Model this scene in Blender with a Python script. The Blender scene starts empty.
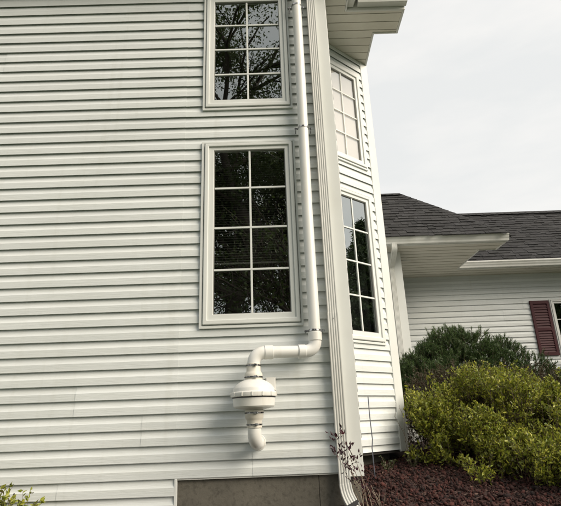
import bpy, bmesh, math, random
import numpy as np
from mathutils import Vector, Matrix
random.seed(7); rng = np.random.default_rng(7)
S = bpy.context.scene
COL = S.collection
# ------------------------------------------------------------------ camera (eye = origin height; wall plane y = 0)
F_PX, TH, RHO, PSI, D = 493.96, .32862, -.03781, .0120, 3.9668
cd = bpy.data.cameras.new('camera'); co = bpy.data.objects.new('camera', cd); COL.objects.link(co)
Fw = Vector((math.sin(PSI)*math.cos(TH), math.cos(PSI)*math.cos(TH), math.sin(TH)))
Rt = Vector((math.cos(PSI), -math.sin(PSI), 0)); Up = Rt.cross(Fw)
R2 = math.cos(RHO)*Rt + math.sin(RHO)*Up; U2 = -math.sin(RHO)*Rt + math.cos(RHO)*Up
M3 = Matrix((R2, U2, -Fw)).transposed()
co.matrix_world = Matrix.Translation((0, -D, 0)) @ M3.to_4x4()
cd.sensor_width = 36; cd.sensor_fit = 'HORIZONTAL'; cd.lens = F_PX/561*36
cd.clip_start = .05; cd.clip_end = 2000
S.camera = co
# ------------------------------------------------------------------ sky and sun: thin bright haze, low sun on the right
SUN_AZ, SUN_EL = math.radians(121), math.radians(33)      # azimuth from +Y towards +X
w = bpy.data.worlds.new('World'); S.world = w; w.use_nodes = True
nt = w.node_tree; N = nt.nodes; Lk = nt.links; N.clear()
out = N.new('ShaderNodeOutputWorld'); bg = N.new('ShaderNodeBackground'); bg.inputs[1].default_value = .1
sky = N.new('ShaderNodeTexSky'); sky.sky_type = 'NISHITA'; sky.sun_disc = False
sky.sun_elevation = SUN_EL; sky.sun_rotation = SUN_AZ; sky.air_density = 1.2; sky.dust_density = 4; sky.ozone_density = 1
tc = N.new('ShaderNodeTexCoord'); mp = N.new('ShaderNodeMapping'); mp.inputs['Scale'].default_value = (1.2, 1.2, 4.2)
cl = N.new('ShaderNodeTexNoise'); cl.inputs['Scale'].default_value = 2.3; cl.inputs['Detail'].default_value = 6; cl.inputs['Roughness'].default_value = .55
cr = N.new('ShaderNodeValToRGB'); e = cr.color_ramp.elements
e[0].position = .40; e[0].color = (4.92, 4.95, 4.85, 1); e[1].position = .66; e[1].color = (5.52, 5.42, 5.22, 1)
mx = N.new('ShaderNodeMix'); mx.data_type = 'RGBA'; mx.inputs[0].default_value = .92
Lk.new(tc.outputs['Generated'], mp.inputs[0]); Lk.new(mp.outputs[0], cl.inputs['Vector']); Lk.new(cl.outputs[0], cr.inputs[0])
Lk.new(sky.outputs[0], mx.inputs[6]); Lk.new(cr.outputs[0], mx.inputs[7]); Lk.new(mx.outputs[2], bg.inputs[0]); Lk.new(bg.outputs[0], out.inputs[0])
sd = bpy.data.lights.new('sun', 'SUN'); so = bpy.data.objects.new('sun', sd); COL.objects.link(so)
sd.energy = 2.6; sd.angle = math.radians(43); sd.color = (1, .885, .735)
sv = Vector((math.sin(SUN_AZ)*math.cos(SUN_EL), math.cos(SUN_AZ)*math.cos(SUN_EL), math.sin(SUN_EL)))
so.rotation_euler = sv.to_track_quat('Z', 'Y').to_euler(); so.location = sv*60
S.view_settings.view_transform = 'Standard'; S.view_settings.look = 'None'
S.view_settings.exposure = .85; S.view_settings.gamma = 1; S.view_settings.use_curve_mapping = False

# ------------------------------------------------------------------ materials
def mat(name, col, rough=.5, var=0., noise=None, bump=None, spec=.5, metal=0., island=None, objvar=0., trans=0.):
    """noise = (scale xyz, colour2, detail); bump = (scale xyz, strength, distance); island = list of colours picked per piece"""
    m = bpy.data.materials.new(name); m.use_nodes = True
    t = m.node_tree; n = t.nodes; l = t.links; b = n['Principled BSDF']
    b.inputs['Roughness'].default_value = rough; b.inputs['Metallic'].default_value = metal
    b.inputs['Specular IOR Level'].default_value = spec
    geo = n.new('ShaderNodeNewGeometry')
    cur = None
    if island:
        r = n.new('ShaderNodeValToRGB'); r.color_ramp.interpolation = 'LINEAR'
        el = r.color_ramp.elements
        while len(el) < len(island): el.new(.5)
        for i, c in enumerate(island): el[i].position = i/(len(island)-1); el[i].color = (*c, 1)
        l.new(geo.outputs['Random Per Island'], r.inputs[0]); cur = r.outputs[0]
    else:
        r = n.new('ShaderNodeRGB'); r.outputs[0].default_value = (*col, 1); cur = r.outputs[0]
    def ntex(sc, det):
        mp = n.new('ShaderNodeMapping'); mp.inputs['Scale'].default_value = sc
        l.new(geo.outputs['Position'], mp.inputs[0])
        x = n.new('ShaderNodeTexNoise'); x.inputs['Scale'].default_value = 1; x.inputs['Detail'].default_value = det; x.inputs['Roughness'].default_value = .6
        l.new(mp.outputs[0], x.inputs['Vector']); return x
    for nz in (noise or []):
        x = ntex(nz[0], nz[2] if len(nz) > 2 else 5)
        rr = n.new('ShaderNodeMapRange'); rr.inputs[1].default_value = nz[3] if len(nz) > 3 else .4; rr.inputs[2].default_value = nz[4] if len(nz) > 4 else .7
        l.new(x.outputs[0], rr.inputs[0])
        q = n.new('ShaderNodeMix'); q.data_type = 'RGBA'; l.new(rr.outputs[0], q.inputs[0]); l.new(cur, q.inputs[6]); q.inputs[7].default_value = (*nz[1], 1); cur = q.outputs[2]
    if objvar:
        oi = n.new('ShaderNodeObjectInfo'); hs = n.new('ShaderNodeHueSaturation')
        mr = n.new('ShaderNodeMapRange'); mr.inputs[3].default_value = 1-objvar; mr.inputs[4].default_value = 1+objvar
        l.new(oi.outputs['Random'], mr.inputs[0]); l.new(mr.outputs[0], hs.inputs['Value']); l.new(cur, hs.inputs['Color']); cur = hs.outputs[0]
    l.new(cur, b.inputs['Base Color'])
    if bump:
        prev = None
        for bp in bump:
            x = ntex(bp[0], 6); bn = n.new('ShaderNodeBump'); bn.inputs['Strength'].default_value = bp[1]; bn.inputs['Distance'].default_value = bp[2]
            l.new(x.outputs[0], bn.inputs['Height'])
            if prev: l.new(prev, bn.inputs['Normal'])
            prev = bn.outputs[0]
        l.new(prev, b.inputs['Normal'])
    if trans:
        tr = n.new('ShaderNodeBsdfTranslucent'); l.new(cur, tr.inputs[0]); ms = n.new('ShaderNodeMixShader'); ms.inputs[0].default_value = trans
        l.new(b.outputs[0], ms.inputs[1]); l.new(tr.outputs[0], ms.inputs[2]); l.new(ms.outputs[0], n['Material Output'].inputs[0])
    return m
M = {}
M['siding'] = mat('vinyl_siding', (.645, .678, .678), .5, noise=[((1.1, 1.1, 1.6), (.58, .612, .602), 5, .42, .75), ((.5, .5, 26), (.66, .69, .675), 4, .45, .8), ((11, 11, .55), (.54, .56, .53), 5, .55, 1.0)],
                  bump=[((7, 7, 170), .5, .003), ((1.1, 1.1, 7), .45, .007)], objvar=.035)
M['sheathing'] = mat('sheathing', (.035, .032, .028), .9)  # near-black: deepens by colour the shade in the hollows under the laps
M['trim'] = mat('vinyl_trim', (.655, .678, .662), .45, noise=[((2.5, 2.5, 1.4), (.585, .60, .575), 6, .45, .8)], bump=[((6, 6, 3), .1, .003)])
M['metal_trim'] = mat('painted_aluminium', (.645, .655, .63), .4, noise=[((3, 3, .9), (.55, .555, .52), 6, .45, .75)], bump=[((3, 3, 1), .12, .006)])
M['soffit'] = mat('soffit_vinyl', (.66, .64, .57), .55, noise=[((2, 3, 2), (.57, .55, .48), 5)], objvar=.04)
M['pvc'] = mat('pvc_pipe', (.735, .74, .72), .32, noise=[((5, 5, 3), (.66, .64, .585), 6, .45, .8), ((18, 18, 1.2), (.60, .58, .52), 5, .58, .95)], bump=[((9, 9, 9), .06, .003)])
M['fan'] = mat('fan_plastic', (.72, .72, .69), .38, noise=[((9, 9, 5), (.65, .635, .575), 6, .45, .8), ((22, 22, 2), (.56, .54, .48), 5, .58, .95)])
M['rubber'] = mat('coupling_rubber', (.66, .635, .565), .5, noise=[((12, 12, 12), (.58, .55, .48), 5)])
M['steel'] = mat('clamp_steel', (.5, .5, .5), .28, metal=1., noise=[((60, 60, 60), (.12, .12, .12), 2, .5, .56)])
M['black'] = mat('black_strap', (.012, .012, .013), .4)
M['bead'] = mat('glazing_bead', (.22, .22, .21), .5)
M['dark'] = mat('dark_interior', (.028, .027, .025), .8)
M['blind'] = mat('blind_vinyl', (.060, .064, .056), .6)
M['curtain'] = mat('shade_fabric', (.76, .69, .665), .9, bump=[((3, 3, .7), .2, .02)])
M['concrete'] = mat('foundation_concrete', (.104, .097, .080), .9, noise=[((3, 3, 4), (.140, .130, .106), 8, .35, .75), ((30, 30, 30), (.058, .054, .043), 4, .5, .8)],
                    bump=[((40, 40, 40), .5, .006), ((6, 6, 6), .3, .01)])
M['shingle'] = mat('asphalt_shingle', (.04, .04, .042), .95, island=[(.014, .0145, .016), (.034, .034, .037), (.020, .0205, .022), (.046, .046, .049), (.017, .0175, .019), (.028, .028, .031)],
                   noise=[((38, 38, 38), (.012, .012, .0125), 4, .42, .7), ((2, 2, 2), (.030, .030, .029), 5, .5, .9)], bump=[((90, 90, 90), .8, .008)])
M['shutter'] = mat('burgundy_shutter', (.048, .010, .014), .55, spec=.25, noise=[((4, 4, 4), (.060, .015, .020), 5)])
M['rock'] = mat('lava_rock', (.1, .03, .03), .95, island=[(.012, .005, .0045), (.050, .013, .010), (.026, .008, .007), (.085, .026, .020), (.008, .005, .005), (.040, .014, .012)],
                bump=[((90, 90, 90), .8, .006)])
M['soil'] = mat('bed_soil', (.035, .018, .015), 1, noise=[((9, 9, 9), (.06, .028, .022), 6)], bump=[((30, 30, 30), .8, .02)])
M['lawn'] = mat('lawn', (.045, .075, .022), 1, noise=[((.6, .6, .6), (.075, .09, .03), 6), ((25, 25, 25), (.03, .055, .015), 4)], bump=[((60, 60, 60), .8, .03)])
M['gold_leaf'] = mat('golden_leaf', (.2, .2, .03), .45, island=[(.06, .085, .016), (.37, .39, .050), (.14, .20, .026), (.54, .52, .08), (.24, .29, .036), (.08, .06, .02), (.21, .265, .030), (.46, .46, .06)], trans=.34)
M['bronze_leaf'] = mat('bronze_leaf', (.1, .05, .03), .5, island=[(.045, .040, .018), (.075, .042, .026), (.035, .050, .016), (.085, .060, .030), (.055, .070, .022)], trans=.25)
M['needle'] = mat('pine_needle', (.05, .08, .03), .5, island=[(.022, .048, .014), (.052, .098, .026), (.10, .16, .042), (.035, .070, .022)], trans=.1)
M['purple_leaf'] = mat('purple_leaf', (.05, .012, .02), .4, island=[(.030, .010, .016), (.055, .012, .022), (.020, .010, .014)], trans=.2)
M['red_leaf'] = mat('red_bud_leaf', (.12, .012, .02), .4, trans=.2)
M['weed'] = mat('weed_leaf', (.05, .06, .02), .5, island=[(.035, .05, .018), (.06, .08, .025), (.07, .06, .025)], trans=.25)
M['tree_leaf'] = mat('tree_leaf', (.05, .08, .02), .45, island=[(.055, .085, .025), (.09, .125, .035), (.065, .10, .03), (.12, .145, .05)], trans=.35)
M['bark'] = mat('bark', (.055, .042, .032), .9, noise=[((8, 8, 2), (.09, .07, .055), 6)], bump=[((20, 20, 5), .7, .02)])
M['litter'] = mat('dry_litter', (.1, .06, .04), .9, island=[(.035, .02, .015), (.09, .05, .04), (.02, .013, .011), (.06, .03, .024), (.14, .09, .07)])
M['twig'] = mat('twig', (.075, .050, .035), .8)
M['pale_twig'] = mat('pale_twig', (.26, .215, .16), .7)
M['stake'] = mat('grey_stake', (.11, .12, .15), .45, metal=.3)
# glass: coated double glazing, mirror layer over a clear pane
def glass(nm, r0):
    g = bpy.data.materials.new(nm); g.use_nodes = True; t = g.node_tree; n = t.nodes; l = t.links; n.clear()
    o_ = n.new('ShaderNodeOutputMaterial'); lw = n.new('ShaderNodeLayerWeight'); pw = n.new('ShaderNodeMath'); pw.operation = 'POWER'; pw.inputs[1].default_value = 4; fr = n.new('ShaderNodeMapRange'); fr.inputs[3].default_value = r0; l.new(lw.outputs['Facing'], pw.inputs[0]); l.new(pw.outputs[0], fr.inputs[0])
    gl = n.new('ShaderNodeBsdfGlossy'); gl.inputs['Roughness'].default_value = .004; gl.inputs[0].default_value = (.95, 1, .98, 1); tp = n.new('ShaderNodeBsdfTransparent'); tp.inputs[0].default_value = (.96, .98, .97, 1)
    ms = n.new('ShaderNodeMixShader'); gg = n.new('ShaderNodeNewGeometry'); mpp = n.new('ShaderNodeMapping'); mpp.inputs['Scale'].default_value = (1.7, 1.7, 1.7); nz = n.new('ShaderNodeTexNoise'); nz.inputs['Scale'].default_value = 1; nz.inputs['Detail'].default_value = 1
    bn = n.new('ShaderNodeBump'); bn.inputs['Strength'].default_value = .06; bn.inputs['Distance'].default_value = .02
    l.new(gg.outputs['Position'], mpp.inputs[0]); l.new(mpp.outputs[0], nz.inputs['Vector']); l.new(nz.outputs[0], bn.inputs['Height']); l.new(bn.outputs[0], gl.inputs['Normal'])
    l.new(fr.outputs[0], ms.inputs[0]); l.new(tp.outputs[0], ms.inputs[1]); l.new(gl.outputs[0], ms.inputs[2]); l.new(ms.outputs[0], o_.inputs[0])
    return g
M['glass'] = glass('window_glass', .29); M['mirror_glass'] = glass('reflective_window_glass', .46)

# ------------------------------------------------------------------ helpers
class MB:
    def __init__(s): s.v = []; s.f = []
    def poly(s, pts): i = len(s.v); s.v += [tuple(p) for p in pts]; s.f.append(tuple(range(i, i+len(pts)))); return s
    def box(s, x0, x1, y0, y1, z0, z1):
        i = len(s.v)
        s.v += [(x, y, z) for z in (z0, z1) for y in (y0, y1) for x in (x0, x1)]
        s.f += [tuple(i+k for k in q) for q in ((0, 2, 3, 1), (4, 5, 7, 6), (0, 1, 5, 4), (2, 6, 7, 3), (0, 4, 6, 2), (1, 3, 7, 5))]
        return s
    def prism(s, poly, z0, z1):
        i = len(s.v); n = len(poly)
        s.v += [(x, y, z0) for x, y in poly] + [(x, y, z1) for x, y in poly]
        s.f.append(tuple(i+k for k in reversed(range(n)))); s.f.append(tuple(i+n+k for k in range(n)))
        s.f += [(i+k, i+(k+1) % n, i+n+(k+1) % n, i+n+k) for k in range(n)]
        return s
    def extrude_x(s, prof, x0, x1):          # prof: closed list of (y, z)
        i = len(s.v); n = len(prof)
        s.v += [(x0, y, z) for y, z in prof] + [(x1, y, z) for y, z in prof]
        s.f += [(i+k, i+n+k, i+n+(k+1) % n, i+(k+1) % n) for k in range(n)]
        s.f.append(tuple(i+k for k in range(n))); s.f.append(tuple(i+n+k for k in reversed(range(n))))
        return s
    def lathe(s, prof, c=(0, 0, 0), n=32):    # prof: (r, z)
        i = len(s.v); m = len(prof)
        for r, z in prof:
            s.v += [(c[0]+r*math.cos(2*math.pi*k/n), c[1]+r*math.sin(2*math.pi*k/n), c[2]+z) for k in range(n)]
        for a in range(m-1):
            s.f += [(i+a*n+k, i+a*n+(k+1) % n, i+(a+1)*n+(k+1) % n, i+(a+1)*n+k) for k in range(n)]
        s.f.append(tuple(i+k for k in reversed(range(n)))); s.f.append(tuple(i+(m-1)*n+k for k in range(n)))
        return s
    def sweep(s, path, rad, n=12, prof=None, up=None):
        """circular tube (rad number or list) or profile [(a,b)] along path with parallel transport"""
        P = [Vector(p) for p in path]; m = len(P); i = len(s.v)
        T = [(P[min(k+1, m-1)]-P[max(k-1, 0)]).normalized() for k in range(m)]
        a = Vector(up) if up else (Vector((1, 0, 0)) if abs(T[0].x) < .9 else Vector((0, 1, 0)))
        a = (a-T[0]*a.dot(T[0])).normalized()
        for k in range(m):
            if k: a = (a-T[k]*a.dot(T[k])).normalized()
            b = T[k].cross(a)
            r = rad[k] if isinstance(rad, (list, tuple)) else rad
            pr = prof or [(math.cos(2*math.pi*j/n), math.sin(2*math.pi*j/n)) for j in range(n)]
            for u, v in pr: s.v.append(tuple(P[k]+a*u*r+b*v*r))
            nn = len(pr)
        for k in range(m-1):
            s.f += [(i+k*nn+j, i+k*nn+(j+1) % nn, i+(k+1)*nn+(j+1) % nn, i+(k+1)*nn+j) for j in range(nn)]
        s.f.append(tuple(i+j for j in reversed(range(nn)))); s.f.append(tuple(i+(m-1)*nn+j for j in range(nn)))
        return s
    def build(s, name, m, parent=None, smooth=False, loc=None, rz=0, bevel=0):
        me = bpy.data.meshes.new(name); me.from_pydata(s.v, [], s.f)
        return link(name, me, m, parent, smooth, loc, rz, bevel)
def link(name, me, m, parent=None, smooth=False, loc=None, rz=0, bevel=0):
    if m and not me.materials: me.materials.append(M[m])
    if smooth:
        me.polygons.foreach_set('use_smooth', [True]*len(me.polygons)); me.set_sharp_from_angle(angle=math.radians(35))
    me.update()
    o = bpy.data.objects.new(name, me); COL.objects.link(o); o.parent = parent
    if loc: o.location = loc
    o.rotation_euler.z = rz
    if bevel:
        b = o.modifiers.new('bevel', 'BEVEL'); b.width = bevel; b.segments = 2; b.limit_method = 'ANGLE'
    return o
def tag(o, label, cat=None, group=None, kind=None):
    o['label'] = label
    if cat: o['category'] = cat
    if group: o['group'] = group
    if kind: o['kind'] = kind
    return o
def empty(name, loc, label, cat, group=None):
    o = bpy.data.objects.new(name, None); COL.objects.link(o); o.location = loc; o.empty_display_size = .1
    return tag(o, label, cat, group)
def loc_to(parent, o):       # keep world placement under an offset parent
    o.parent = parent; o.matrix_parent_inverse = Matrix.Translation(parent.location).inverted(); return o

# ------------------------------------------------------------------ ground
def gz(x, y):
    x = np.asarray(x, float); y = np.asarray(y, float)
    z = -.61 + np.where(y < 0, .27*np.maximum(y, -3.75), .15*np.minimum(y, 1.5))
    z = z - .14*np.clip((.45-x)/.5, 0, 1)*np.clip((y+1.5)/1.0, 0, 1)
    return z + .012*np.sin(3.1*x+1.3*y)+.010*np.sin(2.3*y-4.4*x)
def sheet(name, xs, ys, dz, m):
    X, Y = np.meshgrid(xs, ys); Z = gz(X, Y)+dz
    v = np.stack([X, Y, Z], -1).reshape(-1, 3); nx, ny = len(xs), len(ys)
    f = [(j*nx+i, j*nx+i+1, (j+1)*nx+i+1, (j+1)*nx+i) for j in range(ny-1) for i in range(nx-1)]
    me = bpy.data.meshes.new(name); me.from_pydata(v.tolist(), [], f)
    return link(name, me, m, smooth=True)
far = np.array([8, 12, 20, 40, 90, 200, 450.])
ax = np.concatenate([-far[::-1], np.linspace(-6, 7, 53), far])
ay = np.concatenate([-far[::-1], np.linspace(-6, 7, 53), far])
tag(sheet('ground', ax, ay, 0, 'lawn'), 'sloping green lawn around the house', 'ground', kind='structure')
tag(sheet('planting_bed', np.linspace(-3.2, 6.5, 60), np.linspace(-1.1, 5.5, 50), .012, 'soil'), 'dark soil of the planting bed along the house', 'bed', kind='structure')

# ------------------------------------------------------------------ house
C = .1143
house = empty('house', (0, 0, -1.0), 'two-storey white vinyl-sided house with dark shingled wing', 'house')
def part(o): return loc_to(house, o)
def clip_prof(z0, z1):
    """dutch-lap course profile between heights z0..z1 above its butt edge, as (y, z) outward = -y"""
    P = [(-.0190, 0), (-.0197, .004)]
    for k in range(0, 4): P.append((-.0191+.0003*k, .10*C+.13*C*k))
    for k in range(1, 8):
        a = k/7; P.append((-.0182+.0150*(1-(1-a)**2.2), .49*C+.46*C*a))
    P.append((-.0028, C+.012))
    Q = []
    for (y0, a0), (y1, a1) in zip(P, P[1:]):
        if a1 <= z0 or a0 >= z1: continue
        if a0 < z0: y0 += (y1-y0)*(z0-a0)/(a1-a0); a0 = z0
        if a1 > z1: y1 = y0+(y1-y0)*(z1-a0)/(a1-a0); a1 = z1
        if not Q: Q.append((y0, a0))
        Q.append((y1, a1))
    if not Q: return None
    return Q + [(min(y+.0017, -.0006), z) for y, z in reversed(Q)]        # thin hollow vinyl shell
mesh_cache = {}
def plank(parent, org, ang, u0, u1, zb, c0=0, c1=None, proud=0):
    if u1-u0 < .015: return
    c1 = C+.012 if c1 is None else c1
    key = (round(u1-u0, 3), round(c0, 4), round(c1, 4))
    if key not in mesh_cache:
        pr = clip_prof(c0, c1)
        if not pr: mesh_cache[key] = None
        else:
            b = MB().extrude_x(pr, 0, u1-u0); me = bpy.data.meshes.new('siding_plank'); me.from_pydata(b.v, [], b.f); mesh_cache[key] = me
    me = mesh_cache[key]
    if me is None: return
    c, s = math.cos(ang), math.sin(ang)
    x = org[0]+c*u0+s*proud; y = org[1]+s*u0-c*proud
    o = link('siding_plank', me, 'siding', None, False, (x, y, zb), ang)
    o.parent = parent; o.location = (x-parent['px'], y-parent['py'], zb-parent['pz'])
def side(parent, org, ang, u0, u1, zref, zmin, zmax, holes=(), seams=None):
    """courses whose butt edges sit at zref + k*C; holes = (u0,u1,z0,z1)"""
    k = math.floor((zmin-zref)/C)
    while zref+k*C < zmax-.004:
        zb = zref+k*C
        lo = max(0, zmin-zb); hi = min(C+.012, zmax-zb)
        cuts = sorted({u0, u1, *[h[0] for h in holes], *[h[1] for h in holes]})
        cuts = [c for c in cuts if u0 <= c <= u1]
        runs = []
        for a, b in zip(cuts, cuts[1:]):
            mid = (a+b)/2; segs = [(lo, hi)]
            for h in holes:
                if h[0] < mid < h[1]:
                    ns = []
                    for p, q in segs:
                        za, zc = h[2]-zb, h[3]-zb
                        if zc <= p or za >= q: ns.append((p, q)); continue
                        if za > p+.004: ns.append((p, za))
                        if zc < q-.004: ns.append((zc, q))
                    segs = ns
            for sg in segs:
                if runs and runs[-1][2] == sg and abs(runs[-1][1]-a) < 1e-6: runs[-1] = (runs[-1][0], b, sg)
                else: runs.append((a, b, sg))
        sm = seams(k) if seams else []
        for a, b, sg in runs:
            xs = [a]+[q for q in sm if a+.1 < q < b-.1]+[b]
            for i, (p, q) in enumerate(zip(xs, xs[1:])):
                # each length laps 20 mm over the one before it
                plank(parent, org, ang, p-(.02 if i else 0), q, zb, sg[0], sg[1], proud=.0022*(i % 2))
        k += 1
def wall_backing(name, org, ang, u0, u1, z0, z1, holes=(), th=.14):
    us = sorted({u0, u1, *[h[0] for h in holes], *[h[1] for h in holes]}); zs = sorted({z0, z1, *[h[2] for h in holes], *[h[3] for h in holes]})
    b = MB()
    for a, c in zip(us, us[1:]):
        for p, q in zip(zs, zs[1:]):
            if any(h[0] < (a+c)/2 < h[1] and h[2] < (p+q)/2 < h[3] for h in holes): continue
            b.box(a, c, 0, th, p, q)
    o = b.build(name, 'sheathing', None, False, (org[0], org[1], 0), 0)
    o.data.transform(Matrix.Rotation(ang, 4, 'Z'))
    o['px'], o['py'], o['pz'] = org[0], org[1], 0
    o.parent = house; o.location = (org[0], org[1], 1.0)
    return o
# window rectangles: outer casing (x0,x1,z0,z1) and glass
LOW = dict(o=(-.63, .213, .722, 2.432), g=(-.519, .119, .836, 2.345))
UPP = dict(o=(-.63, .213, 2.772, 4.178), g=(-.525, .119, 2.886, 4.065))
BORG = (-.8, -.2736); BANG = .68144; BCORN = 2.675
BLO = dict(o=(1.818, 2.468, .715, 2.432), g=(1.914, 2.372, .836, 2.336))
BUP = dict(o=(1.818, 2.468, 2.770, 4.130), g=(1.914, 2.372, 2.874, 4.026))
SOF = 4.392                                   # underside of the upper eaves
def hole(w, m=.012): o = w['o']; return (o[0]+m, o[1]-m, o[2]+m, o[3]-m)
Zl = 4.0881-39*C                              # lowest butt edge above the foundation
def px_seams(k):
    k2 = k//2
    r = random.Random(k2*7+3)
    fixed = {0: [-.195], 1: [-1.03], 2: [-1.55]}
    if k2 in fixed: return fixed[k2]
    if k2 == -1: return [-1.62]
    return [r.uniform(-4.6, -2.3)]
mw = wall_backing('main_wall', (0, 0), 0, -6, .60, Zl, SOF, [hole(LOW), hole(UPP)])
side(mw, (0, 0), 0, -.787, .484, Zl, Zl, SOF, [hole(LOW), hole(UPP)], px_seams)
# left of the foundation step the siding runs on, lower down
side(mw, (0, 0), 0, -6, -.787, Zl, Zl-4*C, SOF, [], px_seams)
# bay wall
bw = wall_backing('angled_wall', BORG, BANG, 1.80, BCORN-.02, -.33, SOF, [hole(BLO), hole(BUP)])
side(bw, BORG, BANG, 1.80, 2.545, -.2477, -.305, SOF, [hole(BLO), hole(BUP)])
# wing walls
YA, YB, FS = 4.27, 6.02, 2.753                # near wing wall, recessed wing wall, wing soffit height
WB = dict(o=(5.615, 6.55, 1.02, 2.185), g=(5.70, 6.465, 1.105, 2.10))
wa = wall_backing('wing_wall', (0, YA), 0, 1.30, 2.19, -.7, FS)
side(wa, (0, YA), 0, 1.80, 2.07, -.31, -.6, FS)
wb = wall_backing('wing_wall', (0, YB), 0, 2.2, 9, -.7, FS, [hole(WB)])
side(wb, (0, YB), 0, 2.2, 7.6, -.275, -.6, FS, [hole(WB)], lambda k: [random.Random(k//2).uniform(2.8, 6.8)])
# walls turned away from the camera: one lapped sheet each
def hidden_wall(org, ang, L, z0, z1):
    b = MB(); n = int((z1-z0)/C)+1
    for k in range(n):
        zb = z0+k*C
        if zb > z1-.01: break
        b.extrude_x([(y, z+zb) for y, z in clip_prof(0, min(C+.012, z1-zb))], 0, L)
    b.box(0, L, 0, .12, z0, z1)
    o = b.build('side_wall', 'siding', None, False, (org[0], org[1], 0), 0); o.data.transform(Matrix.Rotation(ang, 4, 'Z')); part(o)
bx0 = BORG[0]+math.cos(BANG)*1.80; by0 = BORG[1]+math.sin(BANG)*1.80
bxc = BORG[0]+math.cos(BANG)*BCORN; byc = BORG[1]+math.sin(BANG)*BCORN
hidden_wall((.60, .09), math.pi/2, by0-.09, Zl, SOF)
hidden_wall((bxc, byc+.1), math.pi/2, 8-byc, -.33, SOF)
hidden_wall((2.19, YA+.1), math.pi/2, YB-YA-.1, -.6, FS)
# back and left side of the house body, so that it stands as a closed volume
part(MB().box(-6, -5.86, .15, 9.5, -1.3, SOF).build('side_wall', 'siding'))
part(MB().box(-6, bxc, 9.5, 9.64, -1.3, SOF).build('side_wall', 'siding'))
part(MB().box(2.2, 9, 9.5, 9.64, -1.3, FS).build('side_wall', 'siding'))
# foundation, split at the joint
b = MB().box(-.772, .2655, .012, .30, -1.35, Zl-.006).build('foundation', 'concrete', bevel=.004); part(b)
b = MB().box(.268, .575, .012, .30, -1.35, Zl-.006).build('foundation', 'concrete', bevel=.004); part(b)
part(MB().box(-6, -.79, .02, .30, -1.35, Zl-4*C-.004).build('foundation', 'concrete'))
part(MB().box(.45, .575, .302, by0, -1.35, Zl-.006).build('foundation', 'concrete'))
o = MB().box(1.80, BCORN-.1, .16, .4, -1.2, -.334).build('foundation', 'concrete'); o.data.transform(Matrix.Translation((*BORG, 0))@Matrix.Rotation(BANG, 4, 'Z')); part(o)
part(MB().box(1.3, 9, YB-.02+.04, YB+.3, -1.2, -.704).build('foundation', 'concrete'))
# trim: channel beside the foundation, starter edge, corner posts
part(MB().box(-.790, -.770, -.022, .01, Zl-4*C, Zl-.002).build('channel_trim', 'trim', bevel=.003))
part(MB().box(-.769, .5, -.012, .012, Zl-.011, Zl-.0015).build('starter_trim', 'metal_trim'))
def post(x, y, ang, wl, wr, z0, z1, name='corner_post', turn=math.pi/2):
    """outside corner: face of width wl along -dir and return of width wr turned by `turn`"""
    t = .024; c, s = math.cos(ang), math.sin(ang); c2, s2 = math.cos(ang+turn), math.sin(ang+turn)
    n1 = (s, -c); n2 = (s2, -c2)
    A = (x-c*wl, y-s*wl); Bp = (x+c2*wr, y+s2*wr)
    k = math.tan(turn/2); cr = (x+n1[0]*t+c*t*k, y+n1[1]*t+s*t*k)
    poly = [A, (A[0]+n1[0]*t, A[1]+n1[1]*t), cr, (Bp[0]+n2[0]*t, Bp[1]+n2[1]*t), Bp, (x, y)]
    b = MB().prism(poly, z0, z1)
    # the two raised edges (channels) that hold the siding ends
    o = b.build(name, 'trim', bevel=.004); part(o); return o
post(.575, 0, 0, .092, .07, -.40, SOF)
px_, py_ = BORG[0]+math.cos(BANG)*(BCORN-.02), BORG[1]+math.sin(BANG)*(BCORN-.02)
post(px_, py_, BANG, .115, .08, -.325, SOF, turn=math.pi/2-BANG)
post(2.175, YA, 0, .115, .08, -.6, FS)
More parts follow.
